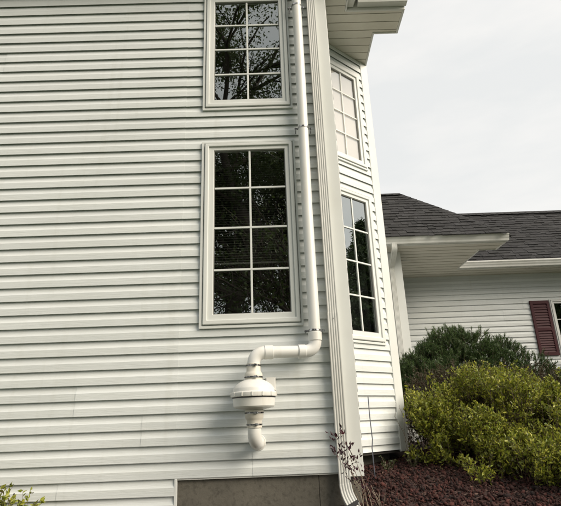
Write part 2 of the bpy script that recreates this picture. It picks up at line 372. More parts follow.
# --- windows
def ring(b, o, i, y0, y1):
    """rectangular ring between outer rect o and inner rect i (x0,x1,z0,z1) with mitred corners, faces y0(front)..y1"""
    O = [(o[0], o[2]), (o[1], o[2]), (o[1], o[3]), (o[0], o[3])]; I = [(i[0], i[2]), (i[1], i[2]), (i[1], i[3]), (i[0], i[3])]
    n = len(b.v)
    for y in (y0, y1):
        b.v += [(x, y, z) for x, z in O]; b.v += [(x, y, z) for x, z in I]
    for k in range(4):
        q = (k+1) % 4
        b.f += [(n+k, n+q, n+4+q, n+4+k), (n+8+k, n+12+k, n+12+q, n+8+q), (n+k, n+8+k, n+8+q, n+q), (n+4+k, n+4+q, n+12+q, n+12+k)]
def inset(r, a): return (r[0]+a, r[1]-a, r[2]+a, r[3]-a)
def lerp_rect(o, g, t): return tuple(o[k]+(g[k]-o[k])*t for k in range(4))
def window(w, org, ang, rows=4, cols=2, room=True, label=None, deep=.9, glass='glass'):
    R = Matrix.Translation((org[0], org[1], 0)) @ Matrix.Rotation(ang, 4, 'Z')
    o, g_ = w['o'], w['g']
    def fin(b, name, m, parent, bevel=0):
        x = b.build(name, m, None, bevel=bevel); x.data.transform(R)
        if parent is None: part(x)
        else: x.parent = parent
        return x
    # nailing channel, brickmould, sash: three stepped rings
    a1, a2, a3 = lerp_rect(o, g_, .20), lerp_rect(o, g_, .27), lerp_rect(o, g_, .62)
    b = MB(); ring(b, inset(o, .004), a3, -.020, .06)
    root = fin(b, 'window', 'trim', None, .002)
    if label: root['label'] = label
    b = MB(); ring(b, o, a1, -.036, -.016); fin(b, 'channel_trim', 'trim', root, .003)
    b = MB(); ring(b, a2, lerp_rect(o, g_, .60), -.046, -.016); fin(b, 'casing', 'trim', root, .006)
    b = MB(); ring(b, lerp_rect(o, g_, .585), g_, -.031, .02); fin(b, 'sash', 'trim', root, .004)
    b = MB(); ring(b, inset(g_, -.002), inset(g_, .006), -.022, -.004); fin(b, 'glazing_bead', 'bead', root)
    bw_ = .0085
    xs = [g_[0]+(g_[1]-g_[0])*k/cols for k in range(cols+1)]; zs = [g_[2]+(g_[3]-g_[2])*k/rows for k in range(rows+1)]
    for i in range(cols):
        for j in range(rows):
            b = MB().poly([(xs[i], -.010, zs[j]), (xs[i+1], -.010, zs[j]), (xs[i+1], -.010, zs[j+1]), (xs[i], -.010, zs[j+1])]); fin(b, 'pane', glass, root)
    for x in xs[1:-1]: fin(MB().box(x-bw_, x+bw_, -.019, -.011, g_[2], g_[3]), 'muntin', 'trim', root, .002)
    for z in zs[1:-1]: fin(MB().box(g_[0], g_[1], -.0205, -.0112, z-bw_, z+bw_), 'muntin', 'trim', root, .002)
    if room:
        h = inset(o, .01); d0, d1 = .142, deep
        b = MB()
        P = lambda x, y, z: (x, y, z)
        X0, X1, Z0, Z1 = h[0]-room, h[1]+room, h[2]-.3, h[3]+.12
        b.poly([(X0, d1, Z0), (X1, d1, Z0), (X1, d1, Z1), (X0, d1, Z1)])
        b.poly([(X0, d0, Z0), (X0, d1, Z0), (X0, d1, Z1), (X0, d0, Z1)]); b.poly([(X1, d0, Z0), (X1, d1, Z0), (X1, d1, Z1), (X1, d0, Z1)])
        b.poly([(X0, d0, Z0), (X1, d0, Z0), (X1, d1, Z0), (X0, d1, Z0)]); b.poly([(X0, d0, Z1), (X1, d0, Z1), (X1, d1, Z1), (X0, d1, Z1)])
        fin(b, 'room_lining', 'dark', root)
    return root
window(LOW, (0, 0), 0, room=.15, label='tall lower window with a half-lowered blind behind the grid')
window(UPP, (0, 0), 0, room=.15, label='upper window reflecting leafy branches')
window(BLO, BORG, BANG, room=.0, deep=.5, glass='mirror_glass', label='lower window of the angled wall reflecting dark trees')
window(BUP, BORG, BANG, room=.0, deep=.5, label='upper window of the angled wall with a pale shade')
window(WB, (0, YB), 0, rows=3, cols=2, room=.1, label='wing window beside the shutter')
# --- shutters on the wing
def shutter(x0, x1, z0, z1):
    y0 = YB-.05; y1 = YB-.018
    b = MB(); ring(b, (x0, x1, z0, z1), (x0+.055, x1-.055, z0+.07, z1-.07), y0, y1)
    zm = z0+(z1-z0)*.47
    b.box(x0+.054, x1-.054, y0+.001, y1, zm-.03, zm+.03)
    s = part(b.build('shutter', 'shutter', bevel=.004)); s['label'] = 'burgundy louvred shutter on the recessed wing wall'
    n = 9
    for a, c in ((z0+.07, zm-.03), (zm+.03, z1-.07)):
        for k in range(n):
            z = a+(c-a)*(k+.5)/n; h = (c-a)/n*.62
            q = MB().extrude_x([(y0+.004, z-h), (y0+.010, z-h-.003), (y1, z+h-.003), (y1-.006, z+h)], x0+.056, x1-.056).build('slat', 'shutter'); q.parent = s
    q = MB().box(x0+.05, x1-.05, y1-.004, y1, z0+.06, z1-.06).build('backing', 'shutter'); q.parent = s
shutter(5.20, 5.592, 1.048, 2.165); shutter(6.575, 6.965, 1.048, 2.165)
# --- upper eaves: soffit boards, fascia, gutters, roof
def boards(name, poly, z, pitch, th, y0, y1, m='soffit', gap=.006):
    """boards running along x, clipped to an axis-aligned outline given as rows (ya, yb, xa, xb)"""
    y = y0
    while y < y1-1e-6:
        for ya, yb, xa, xb, *sl in poly:
            a, c = max(y, ya), min(y+pitch-gap, yb)
            if c-a < .008: continue
            if sl:      # xa grows with y along the angled wall
                x_a, x_c = xa+sl[0]*(a-ya), xa+sl[0]*(c-ya)
            else: x_a = x_c = xa
            part(MB().prism([(x_a, a), (xb, a), (xb, c), (x_c, c)], z, z+th).build(name, m))
        y += pitch
FY = .47                                            # front fascia line of the right-hand eave
sl = 1/math.tan(BANG)
boards('soffit_board', [(-.24, FY, -3.2, .885), (FY, .80, .60, 1.545), (.80, by0, .60, 1.262), (by0, 1.40, bx0-.02, 1.262, sl)], SOF, .126, .012, -.24, 1.41, gap=.010)
part(MB().prism([(-6, -.22), (.86, -.22), (.86, FY+.03), (1.52, FY+.03), (1.52, .78), (1.24, .78), (1.24, 9.5), (-6, 9.5)], SOF+.014, SOF+.03).build('soffit_backing', 'dark'))
for k, (x0, x1, y0, y1) in enumerate([(-6, .905, -.265, -.242), (.887, .907, -.242, FY-.012), (.908, 1.57, FY-.022, FY-.001), (1.547, 1.570, FY, .822), (1.264, 1.547, .802, .822), (1.264, 1.284, .822, 1.44)]):
    part(MB().box(x0, x1, y0, y1, SOF-.012, SOF+.19).build('fascia', 'metal_trim', bevel=.003))
def gutter(p0, p1, outward, z, name='gutter', h=.125, wd=.12):
    """K-profile gutter hung on a fascia; p0->p1 along the eave, outward = unit (x,y)"""
    pr = [(0, 0), (.075, 0), (.083, .03), (.098, .055), (.104, .075), (.120, .100), (.120, h), (.110, h), (.110, .104), (.094, .078), (.088, .058), (.073, .033), (.068, .008), (.008, .008), (.008, h), (0, h)]
    b = MB(); n = len(pr)
    for p in (p0, p1): b.v += [(p[0]+outward[0]*a, p[1]+outward[1]*a, z+c) for a, c in pr]
    b.f += [(k, (k+1) % n, n+(k+1) % n, n+k) for k in range(n)]
    for e_, p in ((0, p0), (1, p1)):
        i = len(b.v); b.v += [(p[0]+outward[0]*a, p[1]+outward[1]*a, z+c) for a, c in [pr[0], pr[1], pr[2], pr[3], pr[4], pr[5], pr[6], pr[15]]]
        b.f.append(tuple(range(i, i+8)))
    return part(b.build(name, 'metal_trim', bevel=.0015))
gutter((1.03, FY-.024), (1.585, FY-.024), (0, -1), SOF+.03)
gutter((.909, -.27), (.909, FY-.03), (1, 0), SOF+.03)
# roof sheets with real shingle tabs
def shingles(name, P, U, V, rows, xr, expo=.118, th=.012, seed=1):
    """P origin at the eave, U along the eave, V up the slope (unit); xr(t) -> (u0,u1) at slope distance t"""
    r = random.Random(seed); P, U, V = Vector(P), Vector(U), Vector(V); W_ = U.cross(V)
    if W_.z < 0: W_ = -W_
    b = MB()
    for j in range(rows):
        t0 = j*expo; t1 = t0+expo*1.15; a0, a1 = xr(t0); c0, c1 = xr(t1)
        u = min(a0, c0)-r.uniform(0, .3)
        while u < max(a1, c1):
            wd = r.choice((.06, .09, .12, .15, .19, .24)); u2 = u+wd; jt = r.choice((-.012, 0, 0, .008, .016)); h = th*r.choice((.55, 1, 1, 1.5))
            q = [(max(u, a0), t0-jt), (min(u2, a1), t0-jt), (min(u2, c1), t1), (max(u, c0), t1)]
            if q[1][0]-q[0][0] > .004 and q[2][0]-q[3][0] > -.001:
                lo = [P+U*x+V*y+W_*(.004 if k < 2 else .001) for k, (x, y) in enumerate(q)]; hi = [P+U*x+V*y+W_*(h+.004 if k < 2 else .003) for k, (x, y) in enumerate(q)]
                i = len(b.v); b.v += [tuple(x) for x in lo+hi]
                b.f += [(i+4, i+5, i+6, i+7), (i, i+1, i+5, i+4), (i, i+4, i+7, i+3), (i+1, i+2, i+6, i+5)]
            u = u2+.003
    o = b.build(name, 'shingle'); part(o); o['kind'] = 'stuff'; return o
RX, RY, RZ, PI_ = 3.93, 3.78, 2.868, 1.04            # wing eave corner, roof pitch
TA = 1.36                                             # plan run from eave to ridge on the hip
n_ = 1/math.hypot(1, PI_)
apex = (RX-TA, RY+TA, RZ+PI_*TA)
x_l = bxc-.05
roof = MB()
roof.poly([(x_l, RY, RZ), (RX, RY, RZ), apex, (x_l, apex[1], apex[2])])
TB = 1.66; YE = 5.44
# right slope of the hip, cut back behind the short eave return
roof.poly([(RX, RY, RZ), (RX, 4.30, RZ), (RX-.52, 4.30, RZ+.52*PI_)])
roof.poly([(RX, RY, RZ), (RX-.52, 4.30, RZ+.52*PI_), apex])
roof.poly([(3.62, 4.30, RZ+.31*PI_), (3.62, YE+.31, RZ+.31*PI_), (RX-TA, YE+TA, RZ+TA*PI_), apex, (RX-.52, 4.30, RZ+.52*PI_)])
roof.poly([(3.62, 4.30, RZ-.02), (3.62, YE+.31, RZ-.02), (3.62, YE+.31, RZ+.31*PI_), (3.62, 4.30, RZ+.31*PI_)])
roof.poly([(3.62, 4.30, RZ-.02), (RX, 4.30, RZ-.02), (RX, 4.30, RZ), (3.62, 4.30, RZ+.31*PI_)])
roof.poly([(x_l, apex[1], apex[2]), apex, (RX-TA, YE+TB, apex[2]), (x_l, YE+TB, apex[2])])
roof.poly([(2.2, YE, RZ), (9.2, YE, RZ), (9.2, YE+TB, RZ+PI_*TB), (2.2, YE+TB, RZ+PI_*TB)])
roof.poly([(2.2, YE+TB, RZ+PI_*TB), (9.2, YE+TB, RZ+PI_*TB), (9.2, 9.6, RZ+.2), (2.2, 9.6, RZ+.2)])
part(roof.build('wing_roof_deck', 'shingle'))
sa = TA*math.hypot(1, PI_)
shingles('roof_shingles', (0, RY-.03, RZ-.02), (1, 0, 0), (0, n_, PI_*n_), int(sa/.118)+1, lambda t: (x_l, RX+.02-t*n_), seed=3)
sb = TB*math.hypot(1, PI_)
shingles('roof_shingles', (0, YE-.03, RZ-.02), (1, 0, 0), (0, n_, PI_*n_), int(sb/.118)+1, lambda t: (3.35-t*n_*.75, 9.2), seed=5)
shingles('roof_shingles', (RX+.03, 0, RZ-.02), (0, 1, 0), (-n_, 0, PI_*n_), int(sa/.118)+1, lambda t: (RY+t*n_, 4.3 if t < .45 else YE+t*n_), seed=9)
# hip and ridge caps
def caps(a, c, n, seed):
    b = MB(); a, c = Vector(a), Vector(c); T = (c-a)/n; s_ = T.cross(Vector((0, 0, 1))).normalized()
    for k in range(n):
        p = a+T*k+Vector((0, 0, .022)); q = a+T*(k+1.15)+Vector((0, 0, .012))
        i = len(b.v); b.v += [tuple(x) for x in (p-s_*.13-Vector((0, 0, .085)), p, p+s_*.13-Vector((0, 0, .085)), q-s_*.13-Vector((0, 0, .085)), q, q+s_*.13-Vector((0, 0, .085)))]
        b.f += [(i, i+1, i+4, i+3), (i+1, i+2, i+5, i+4)]
    o = b.build('ridge_caps', 'shingle'); part(o); o['kind'] = 'stuff'
caps((RX, RY, RZ), apex, 16, 1); caps((3.0, YE+TB, RZ+PI_*TB), (9.2, YE+TB, RZ+PI_*TB), 36, 2); caps(apex, (x_l, apex[1], apex[2]), 9, 3)
# main roof above the frame
part(MB().prism([(-6.3, -.29), (.93, -.29), (.93, FY-.03), (1.58, FY-.03), (1.58, .83), (1.29, .83), (1.29, 9.6), (-6.3, 9.6)], SOF+.192, SOF+.215).build('main_roof_deck', 'shingle'))
b = MB(); rz0 = SOF+.216
b.poly([(-6.3, -.29, rz0), (.93, -.29, rz0), (-1.6, 4.5, rz0+3), (-3.8, 4.5, rz0+3)]); b.poly([(.93, -.29, rz0), (1.29, 9.6, rz0), (-1.6, 4.5, rz0+3)])
b.poly([(1.29, 9.6, rz0), (-6.3, 9.6, rz0), (-3.8, 4.5, rz0+3), (-1.6, 4.5, rz0+3)]); b.poly([(-6.3, 9.6, rz0), (-6.3, -.29, rz0), (-3.8, 4.5, rz0+3)])
part(b.build('main_roof', 'shingle'))
# wing eaves
boards('soffit_board', [(3.93, 4.29, x_l+.06, 3.905), (4.29, YA-.02, x_l+.06, 3.605), (max(4.29, YA), YB-.02, 2.2, 3.605), (5.50, YB-.02, 3.605, 7.6)], FS, .17, .012, 3.93, YB, gap=.022)
part(MB().prism([(x_l, 3.95), (3.9, 3.95), (3.9, 4.28), (3.6, 4.28), (3.6, 5.5), (9, 5.5), (9, 6.2), (x_l, 6.2)], FS+.014, FS+.03).build('soffit_backing', 'dark'))
for x0, x1, y0, y1 in [(x_l+.06, 3.93, 3.90, 3.928), (3.907, 3.93, 3.929, 4.31), (3.607, 3.906, 4.291, 4.31), (3.607, 3.627, 4.311, 5.47), (3.63, 9, 5.47, 5.498)]:
    part(MB().box(x0, x1, y0, y1, FS-.012, FS+.12).build('fascia', 'metal_trim', bevel=.003))
gutter((x_l+.06, 3.899), (3.945, 3.899), (0, -1), FS-.002, h=.125)
gutter((3.645, 5.469), (9.1, 5.469), (0, -1), FS-.002, h=.125)
part(MB().box(2.42, 2.62, 4.62, 4.70, FS-.006, FS-.001).build('soffit_vent', 'soffit'))
for x, y in ((2.35, 4.75),): part(MB().box(x, x+.17, y, y+.03, FS-.008, FS-.001).build('soffit_vent', 'metal_trim'))
# --- downspouts
wx, wy = .040, .030                                   # half width / half depth with flutes on the broad faces
DS = [(-wx, wy), (-wx, -wy)]
for c_ in (-.027, -.009, .009, .027): DS += [(c_-.0055, -wy), (c_-.0025, -wy+.0055), (c_+.0025, -wy+.0055), (c_+.0055, -wy)]
DS += [(wx, -wy), (wx, wy)]
DS = [(a, -c) for a, c in DS]
DSo = [(a*1.05, c*1.06) for a, c in DS]
def downspout(label, runs, straps, screws=()):
    t = None
    for i, (path, pr) in enumerate(runs):
        b = MB().sweep(path, 1, prof=pr, up=(1, 0, 0)); o = b.build('downspout' if i == 0 else 'downspout_section', 'metal_trim', bevel=.0012)
        if i == 0: t = part(o); t['label'] = label
        else: o.parent = t
    return t
def arc_path(pts, steps=5, r=.09):
    """polyline with rounded corners"""
    P = [Vector(p) for p in pts]; Q = [P[0]]
    for k in range(1, len(P)-1):
        a = P[k]+(P[k-1]-P[k]).normalized()*r; c = P[k]+(P[k+1]-P[k]).normalized()*r
        for j in range(steps+1):
            t = j/steps; Q.append(a*(1-t)**2+P[k]*2*t*(1-t)+c*t*t)
    return Q+[P[-1]]
dx = .4455
ds = downspout('fluted white downspout at the corner of the main wall', [
    ([(dx, -.055, 4.16), (dx, -.055, .80)], DS),
    ([(dx, -.055, .81), (dx, -.055, -.10)], DSo),
    (arc_path([(dx, -.055, 4.14), (dx, -.055, 4.20), (.72, -.14, 4.31), (.95, -.14, 4.40)], r=.04), DS),
    ([(dx+.001, -.055, -.08), (dx+.003, -.055, -.46)], DS),
    (arc_path([(dx+.003, -.055, -.44), (dx+.012, -.060, -.515), (dx+.070, -.130, -.63), (dx+.14, -.26, -.74)], steps=6, r=.05), DSo)], [])
for z in (2.6, .76, -.12):
    s_ = MB().lathe([(.004, 0), (.004, .003)], n=8); o = s_.build('screw', 'steel'); o.data.transform(Matrix.Rotation(math.pi/2, 4, 'X')); o.location = (dx, -.088, z); o.parent = ds
def tilt_band():
    b = MB().box(-.047, .047, -.036, .036, -.016, .016); o = b.build('strap', 'black', bevel=.003)
    o.matrix_local = Matrix.Translation((dx+.046, -.101, -.583)) @ Matrix.Rotation(math.radians(-28), 4, 'X') @ Matrix.Rotation(math.radians(-26), 4, 'Y'); o.parent = ds
tilt_band()
xa = 2.015
downspout('white downspout beside the wing corner post', [
    ([(xa, YA-.05, 2.42), (xa, YA-.05, -.5)], DS),
    (arc_path([(xa-.01, 3.84, FS+.02), (xa-.01, 3.84, 2.66), (xa, YA-.05, 2.46), (xa, YA-.05, 2.38)], r=.05), DSo)], [])

# ------------------------------------------------------------------ radon mitigation pipe and fan
rad = empty('radon_vent', (-.19, -.17, -.19), 'white plastic radon fan and vent pipe climbing beside the windows', 'vent pipe')
def rp(b, name, m, parent=None, smooth=True, bevel=0):
    o = b.build(name, m, None, smooth, bevel=bevel)
    if parent is None: loc_to(rad, o)
    else: o.parent = parent
    return o
fx, fy, vx, vy, PR = -.190, -.185, .291, -.105, .0455
VP0 = Vector((vx, vy, .505)); HP = Vector((fx, fy, .500))
# upright pipe with its elbow and hub
rp(MB().sweep([(vx+.010, vy, 5.5), (vx+.006, vy, 3.0), (vx-.004, vy, 1.7), (vx, vy, .62)], PR, 28), 'vent_pipe', 'pvc')
def elbow(p, c, q, r0, n=9):
    p, c, q = Vector(p), Vector(c), Vector(q); P = [p+(c-p)*.0]
    P = [p*(1-t)**2+c*2*t*(1-t)+q*t*t for t in [k/n for k in range(n+1)]]
    return MB().sweep(P, r0, 28)
hd = (VP0-HP).normalized()
e1 = rp(elbow((vx, vy, .60), VP0, VP0-hd*.095, PR+.0035), 'elbow', 'pvc')
rp(MB().sweep([(vx, vy, .585), (vx, vy, .650)], PR+.008, 28), 'elbow_hub', 'pvc', bevel=.002)
rp(MB().sweep([VP0-hd*.085, VP0-hd*.140], PR+.008, 28), 'elbow_hub', 'pvc', bevel=.002)
rp(MB().sweep([VP0-hd*.13, HP+hd*.10], PR, 28), 'vent_pipe', 'pvc')
rp(MB().sweep([HP+hd*.085, HP+hd*.150], PR+.008, 28), 'elbow_hub', 'pvc', bevel=.002)
rp(elbow((fx, fy, .40), (fx, fy, .500), HP+hd*.10, PR+.0035), 'elbow', 'pvc')
# couplings, clamps, fan housing
def lathe(prof, z=0, n=40): return MB().lathe(prof, (fx, fy, z), n)
up = rp(lathe([(.047, .300), (.064, .302), (.067, .325), (.067, .338), (.060, .352), (.053, .362), (.053, .418), (.047, .419)]), 'coupling', 'rubber')
lo_ = rp(lathe([(.047, -.038), (.054, -.036), (.054, .010), (.060, .022), (.067, .034), (.068, .085), (.060, .090)]), 'coupling', 'rubber')
def clamp(z, r, par):
    b = lathe([(r, z-.0055), (r+.0022, z-.005), (r+.0022, z+.005), (r, z+.0055)])
    rp(b, 'hose_clamp', 'steel', None)
    k = MB()
    for a in range(22):
        th = -math.pi*.98+a*math.pi*.96/21
        c_, s_ = math.cos(th), math.sin(th)
        i = len(k.v)
        for dz in (-.0038, .0038):
            for dt in (-.038, .038):
                k.v.append((fx+(r+.0028)*math.cos(th+dt), fy+(r+.0028)*math.sin(th+dt), z+dz))
        k.f.append((i, i+1, i+3, i+2))
    rp(k, 'clamp_slots', 'black', None, False)
    rp(MB().box(fx+.006, fx+.030, fy-r-.014, fy-r-.001, z-.008, z+.008), 'clamp_screw', 'steel', None, False, .002)
clamp(.404, .054, up); clamp(.318, .067, up); clamp(.066, .068, lo_); clamp(-.014, .055, lo_)
hs = rp(lathe([(.055, .084), (.086, .090), (.142, .103), (.150, .112), (.156, .168), (.152, .172)], n=56), 'fan_base', 'fan')
cap = rp(lathe([(.160, .176), (.168, .178), (.170, .184), (.170, .206), (.165, .212), (.154, .214), (.152, .236), (.148, .243), (.128, .266), (.100, .286), (.074, .298), (.062, .303)], n=56), 'fan_dome', 'fan')
for k in range(14):
    th = 2*math.pi*k/14+.2; b = MB().box(.166, .1745, -.004, .004, .180, .209); o = rp(b, 'rib', 'fan', None, False, .001)
    o.data.transform(Matrix.Translation((fx, fy, 0)) @ Matrix.Rotation(th, 4, 'Z'))
rp(lathe([(.155, .169), (.159, .170), (.159, .175), (.155, .177)], n=56), 'gasket', 'black')
# inlet: pipe out of the wall, elbow up, collar on the siding
rp(MB().sweep([(fx, fy, .0), (fx, fy, -.065)], PR, 28), 'vent_pipe', 'pvc')
rp(elbow((fx, fy, -.045), (fx-.002, fy, -.135), (fx+.012, fy+.085, -.140), PR+.0035), 'elbow', 'pvc')
rp(MB().sweep([(fx+.010, fy+.075, -.140), (fx+.018, -.004, -.142)], PR+.002, 28), 'vent_pipe', 'pvc')
rp(MB().sweep([(fx+.016, -.022, -.142), (fx+.018, -.006, -.142)], PR+.013, 28), 'wall_collar', 'pvc', bevel=.002)
# junction box on the wall behind the dome
rp(MB().box(-.105, -.028, -.055, -.012, .225, .325), 'junction_box', 'fan', None, False, .004)
rp(MB().box(-.100, -.034, -.062, -.0552, .231, .319), 'box_cover', 'pvc', None, False, .003)
rp(MB().sweep(arc_path([(-.067, -.035, .228), (-.067, -.035, .17), (-.105, -.10, .155)], r=.03), .008, 10), 'conduit', 'fan')
# pipe straps with standoffs
for z in (.665, 2.50, 3.90):
    c_ = vx-.001 if z < 2 else vx+.004
    b = MB().lathe([(PR+.001, -.008), (PR+.0045, -.007), (PR+.0045, .007), (PR+.001, .008)], (c_, vy, z), 28)
    st = rp(b, 'pipe_strap', 'steel')
    for s_ in (-1, 1):
        b = MB().box(min(c_+s_*(PR+.002), c_+s_*(PR+.034)), max(c_+s_*(PR+.002), c_+s_*(PR+.034)), -.10, -.094, z-.008, z+.008)
        b.sweep([(c_+s_*(PR+.022), -.112, z), (c_+s_*(PR+.022), -.002, z)], .004, 8)
        rp(b, 'strap_ear', 'steel', None, False)

# ------------------------------------------------------------------ things behind the glass
bl = empty('window_blind', (-.2, .10, .95), 'grey horizontal blind half seen behind the tall lower window', 'blind')
z = 2.36
while z > 1.32:
    q = MB().extrude_x([(.092, z), (.118, z+.013), (.119, z+.0115), (.093, z-.0015)], -.56, .16).build('slat', 'blind'); loc_to(bl, q); z -= .023
loc_to(bl, MB().box(-.565, .165, .085, .125, 2.375, 2.41).build('head_rail', 'blind'))
loc_to(bl, MB().box(-.56, .16, .092, .118, 1.296, 1.312).build('bottom_rail', 'blind'))
b = MB().box(1.915, 2.371, .001, .003, 2.876, 4.024); b.box(1.915, 2.371, -.003, .006, 2.876, 2.889)
o = b.build('roller_shade', 'curtain'); o.data.transform(Matrix.Translation((*BORG, 0)) @ Matrix.Rotation(BANG, 4, 'Z'))
tag(o, 'pale pinkish shade drawn down behind the upper angled window', 'shade')

# ------------------------------------------------------------------ plants
def unit(v): return v/np.maximum(np.linalg.norm(v, axis=-1, keepdims=True), 1e-9)
def leaf_mesh(name, P, Dv, size, width, m, parent, fold=.18, curl=.15):
    """one folded four-point leaf for each base point P, direction Dv, length size"""
    n = len(P); Dv = unit(Dv); r = unit(rng.normal(size=(n, 3))); Sd = unit(np.cross(Dv, r)); Nn = np.cross(Sd, Dv)
    s = size[:, None]; wd = s*width
    base = P; tip = P+Dv*s-Nn*s*curl; mid = P+Dv*s*.45
    a = mid+Sd*wd*.5+Nn*s*fold*.5; c = mid-Sd*wd*.5+Nn*s*fold*.5
    v = np.stack([base, a, tip, c], 1).reshape(-1, 3)
    i = np.arange(n)*4
    f = np.concatenate([np.stack([i, i+1, i+2], 1), np.stack([i, i+2, i+3], 1)], 0)
    return tri_mesh(name, v, f, m, parent)
def tri_mesh(name, v, f, m, parent):
    me = bpy.data.meshes.new(name); nf = len(f)
    me.vertices.add(len(v)); me.vertices.foreach_set('co', v.astype(np.float32).ravel())
    me.loops.add(nf*3); me.loops.foreach_set('vertex_index', f.astype(np.int32).ravel())
    me.polygons.add(nf); me.polygons.foreach_set('loop_start', np.arange(nf, dtype=np.int32)*3); me.polygons.foreach_set('loop_total', np.full(nf, 3, np.int32))
    me.update(calc_edges=True); me.validate()
    o = link(name, me, m)
    if parent: loc_to(parent, o)
    return o
def twig_mesh(name, A, B, r0, r1, m, parent):
    """three-sided tapered rods A->B"""
    n = len(A); T = unit(B-A); x = unit(np.cross(T, unit(rng.normal(size=(n, 3))))); y = np.cross(T, x); V = []
    for P, r in ((A, r0), (B, r1)):
        for k in range(3):
            a = 2*math.pi*k/3; V.append(P+(x*math.cos(a)+y*math.sin(a))*np.asarray(r).reshape(-1, 1))
    v = np.stack(V, 1).reshape(-1, 3); i = np.arange(n)*6; f = []
    for k in range(3):
        q = (k+1) % 3; f += [np.stack([i+k, i+q, i+3+q], 1), np.stack([i+k, i+3+q, i+3+k], 1)]
    return tri_mesh(name, v, np.concatenate(f), m, parent)
def lobes_points(lobes, n, depth=.3, zmin=None, gap=-.1):
    """points spread through the outer shell of a union of ellipsoid lobes (cx,cy,cz,rx,ry,rz), with outward directions"""
    L = np.array(lobes, float); wgt = (L[:, 3]*L[:, 5]); wgt /= wgt.sum(); P = []; Dr = []
    while sum(map(len, P)) < n:
        k = rng.choice(len(L), 4000, p=wgt); d = unit(rng.normal(size=(4000, 3)))
        t = 1-depth*rng.random(4000)**1.6
        t = t*(1+.10*np.sin(7*d[:, 0]+k)*np.sin(6*d[:, 2]+2*k)+.05*rng.normal(size=4000))
        p = L[k, :3]+d*L[k, 3:]*t[:, None]
        dist = np.min(np.where(np.arange(len(L))[None, :] == k[:, None], 9, np.linalg.norm((p[:, None]-L[None, :, :3])/L[None, :, 3:], axis=2)), axis=1)
        ok = dist > .78
        ok &= np.sin(9*p[:, 0]+1.3)*np.sin(8*p[:, 1])+np.sin(10*p[:, 2]+5*p[:, 0])+.5*np.sin(21*p[:, 0]+17*p[:, 2]) > gap-1.3*rng.random(4000)
        if zmin is not None: ok &= p[:, 2] > zmin(p[:, 0], p[:, 1])
        P.append(p[ok]); Dr.append(d[ok])
    return np.concatenate(P)[:n], np.concatenate(Dr)[:n]
def shrub(name, label, cat, base, lobes, ntw, leaf, lm, nl=12, tw=(.11, .28), upb=.6, group=None, depth=.35, wid=.5, gap=-.1):
    root = empty(name, base, label, cat, group)
    P, d = lobes_points(lobes, ntw, depth, lambda x, y: gz(x, y)+.05, gap)
    T = unit(d+np.array([0, 0, upb])+.45*rng.normal(size=d.shape)); Lh = rng.uniform(*tw, ntw)
    A = P-T*Lh[:, None]*.6; Bq = P+T*Lh[:, None]*.4
    twig_mesh('twigs', A, Bq, .0022, .0010, 'twig', root)
    t = rng.random((ntw, nl))**.7; Q = (A[:, None]+(Bq-A)[:, None]*t[..., None]).reshape(-1, 3)
    Ld = np.repeat(T, nl, 0)*.75+unit(rng.normal(size=(ntw*nl, 3)))*.9+np.array([0, 0, .15])
    sz = rng.uniform(leaf[0], leaf[1], ntw*nl)
    leaf_mesh('foliage', Q, Ld, sz, wid, lm, root)
    # main stems from the base to inner twig roots
    k = rng.choice(ntw, min(ntw, 130), replace=False); b0 = np.array(base)+np.stack([rng.normal(0, .07, len(k)), rng.normal(0, .07, len(k)), np.zeros(len(k))], 1)
    midp = b0*.45+A[k]*.55+np.array([0, 0, .08])
    twig_mesh('stems', np.concatenate([b0, midp]), np.concatenate([midp, A[k]]), np.concatenate([np.full(len(k), .008), np.full(len(k), .005)]), np.concatenate([np.full(len(k), .005), np.full(len(k), .002)]), 'twig', root)
    return root
def gp(x, y): return (x, y, float(gz(x, y)))
shrub('golden_shrub', 'large yellow-green leafy shrub filling the bed at the right', 'shrub', gp(2.25, 1.35),
      [(2.15, 1.40, .02, .50, .45, .42), (1.68, 1.30, -.12, .36, .36, .38), (2.62, 1.30, -.05, .46, .42, .42), (1.92, .95, -.26, .36, .34, .30), (2.42, .80, -.30, .40, .36, .34), (2.95, .90, -.26, .42, .38, .36), (3.2, 1.4, -.02, .48, .45, .40),
       (1.60, 1.48, .06, .25, .28, .27), (2.32, 1.55, .14, .34, .32, .24), (2.78, 1.50, .10, .34, .32, .22), (1.95, 1.52, .14, .26, .26, .20), (2.12, .62, -.42, .28, .26, .20), (2.75, .55, -.42, .40, .30, .24), (2.30, .42, -.47, .34, .24, .19), (2.85, .28, -.48, .36, .24, .20), (1.50, 1.15, -.28, .25, .25, .28), (1.78, .74, -.42, .28, .26, .20), (2.02, .36, -.48, .32, .24, .20), (2.50, .08, -.50, .38, .24, .20), (1.68, .55, -.47, .26, .22, .17), (1.55, 1.2, -.05, .25, .25, .25), (2.15, .95, -.02, .34, .30, .30), (1.66, .98, -.36, .24, .24, .22)],
      6800, (.013, .043), 'gold_leaf', nl=17, depth=.65, gap=.75, upb=.95, tw=(.12, .34))
shrub('golden_shrub', 'low yellow-green shrub in the bottom left corner against the siding', 'shrub', gp(-2.2, -.45),
      [(-2.2, -.45, -.60, .52, .34, .28), (-1.88, -.42, -.66, .34, .28, .24)], 700, (.022, .044), 'gold_leaf', nl=11)
shrub('bronze_shrub', 'bronze-tinted shrub between the pine and the yellow shrub', 'shrub', gp(2.45, 2.15),
      [(2.3, 2.1, .22, .75, .35, .34), (3.05, 2.1, .16, .6, .4, .32), (1.80, 2.0, .20, .35, .3, .30), (1.74, 2.0, -.22, .34, .28, .36)], 1600, (.018, .036), 'bronze_leaf', nl=12)
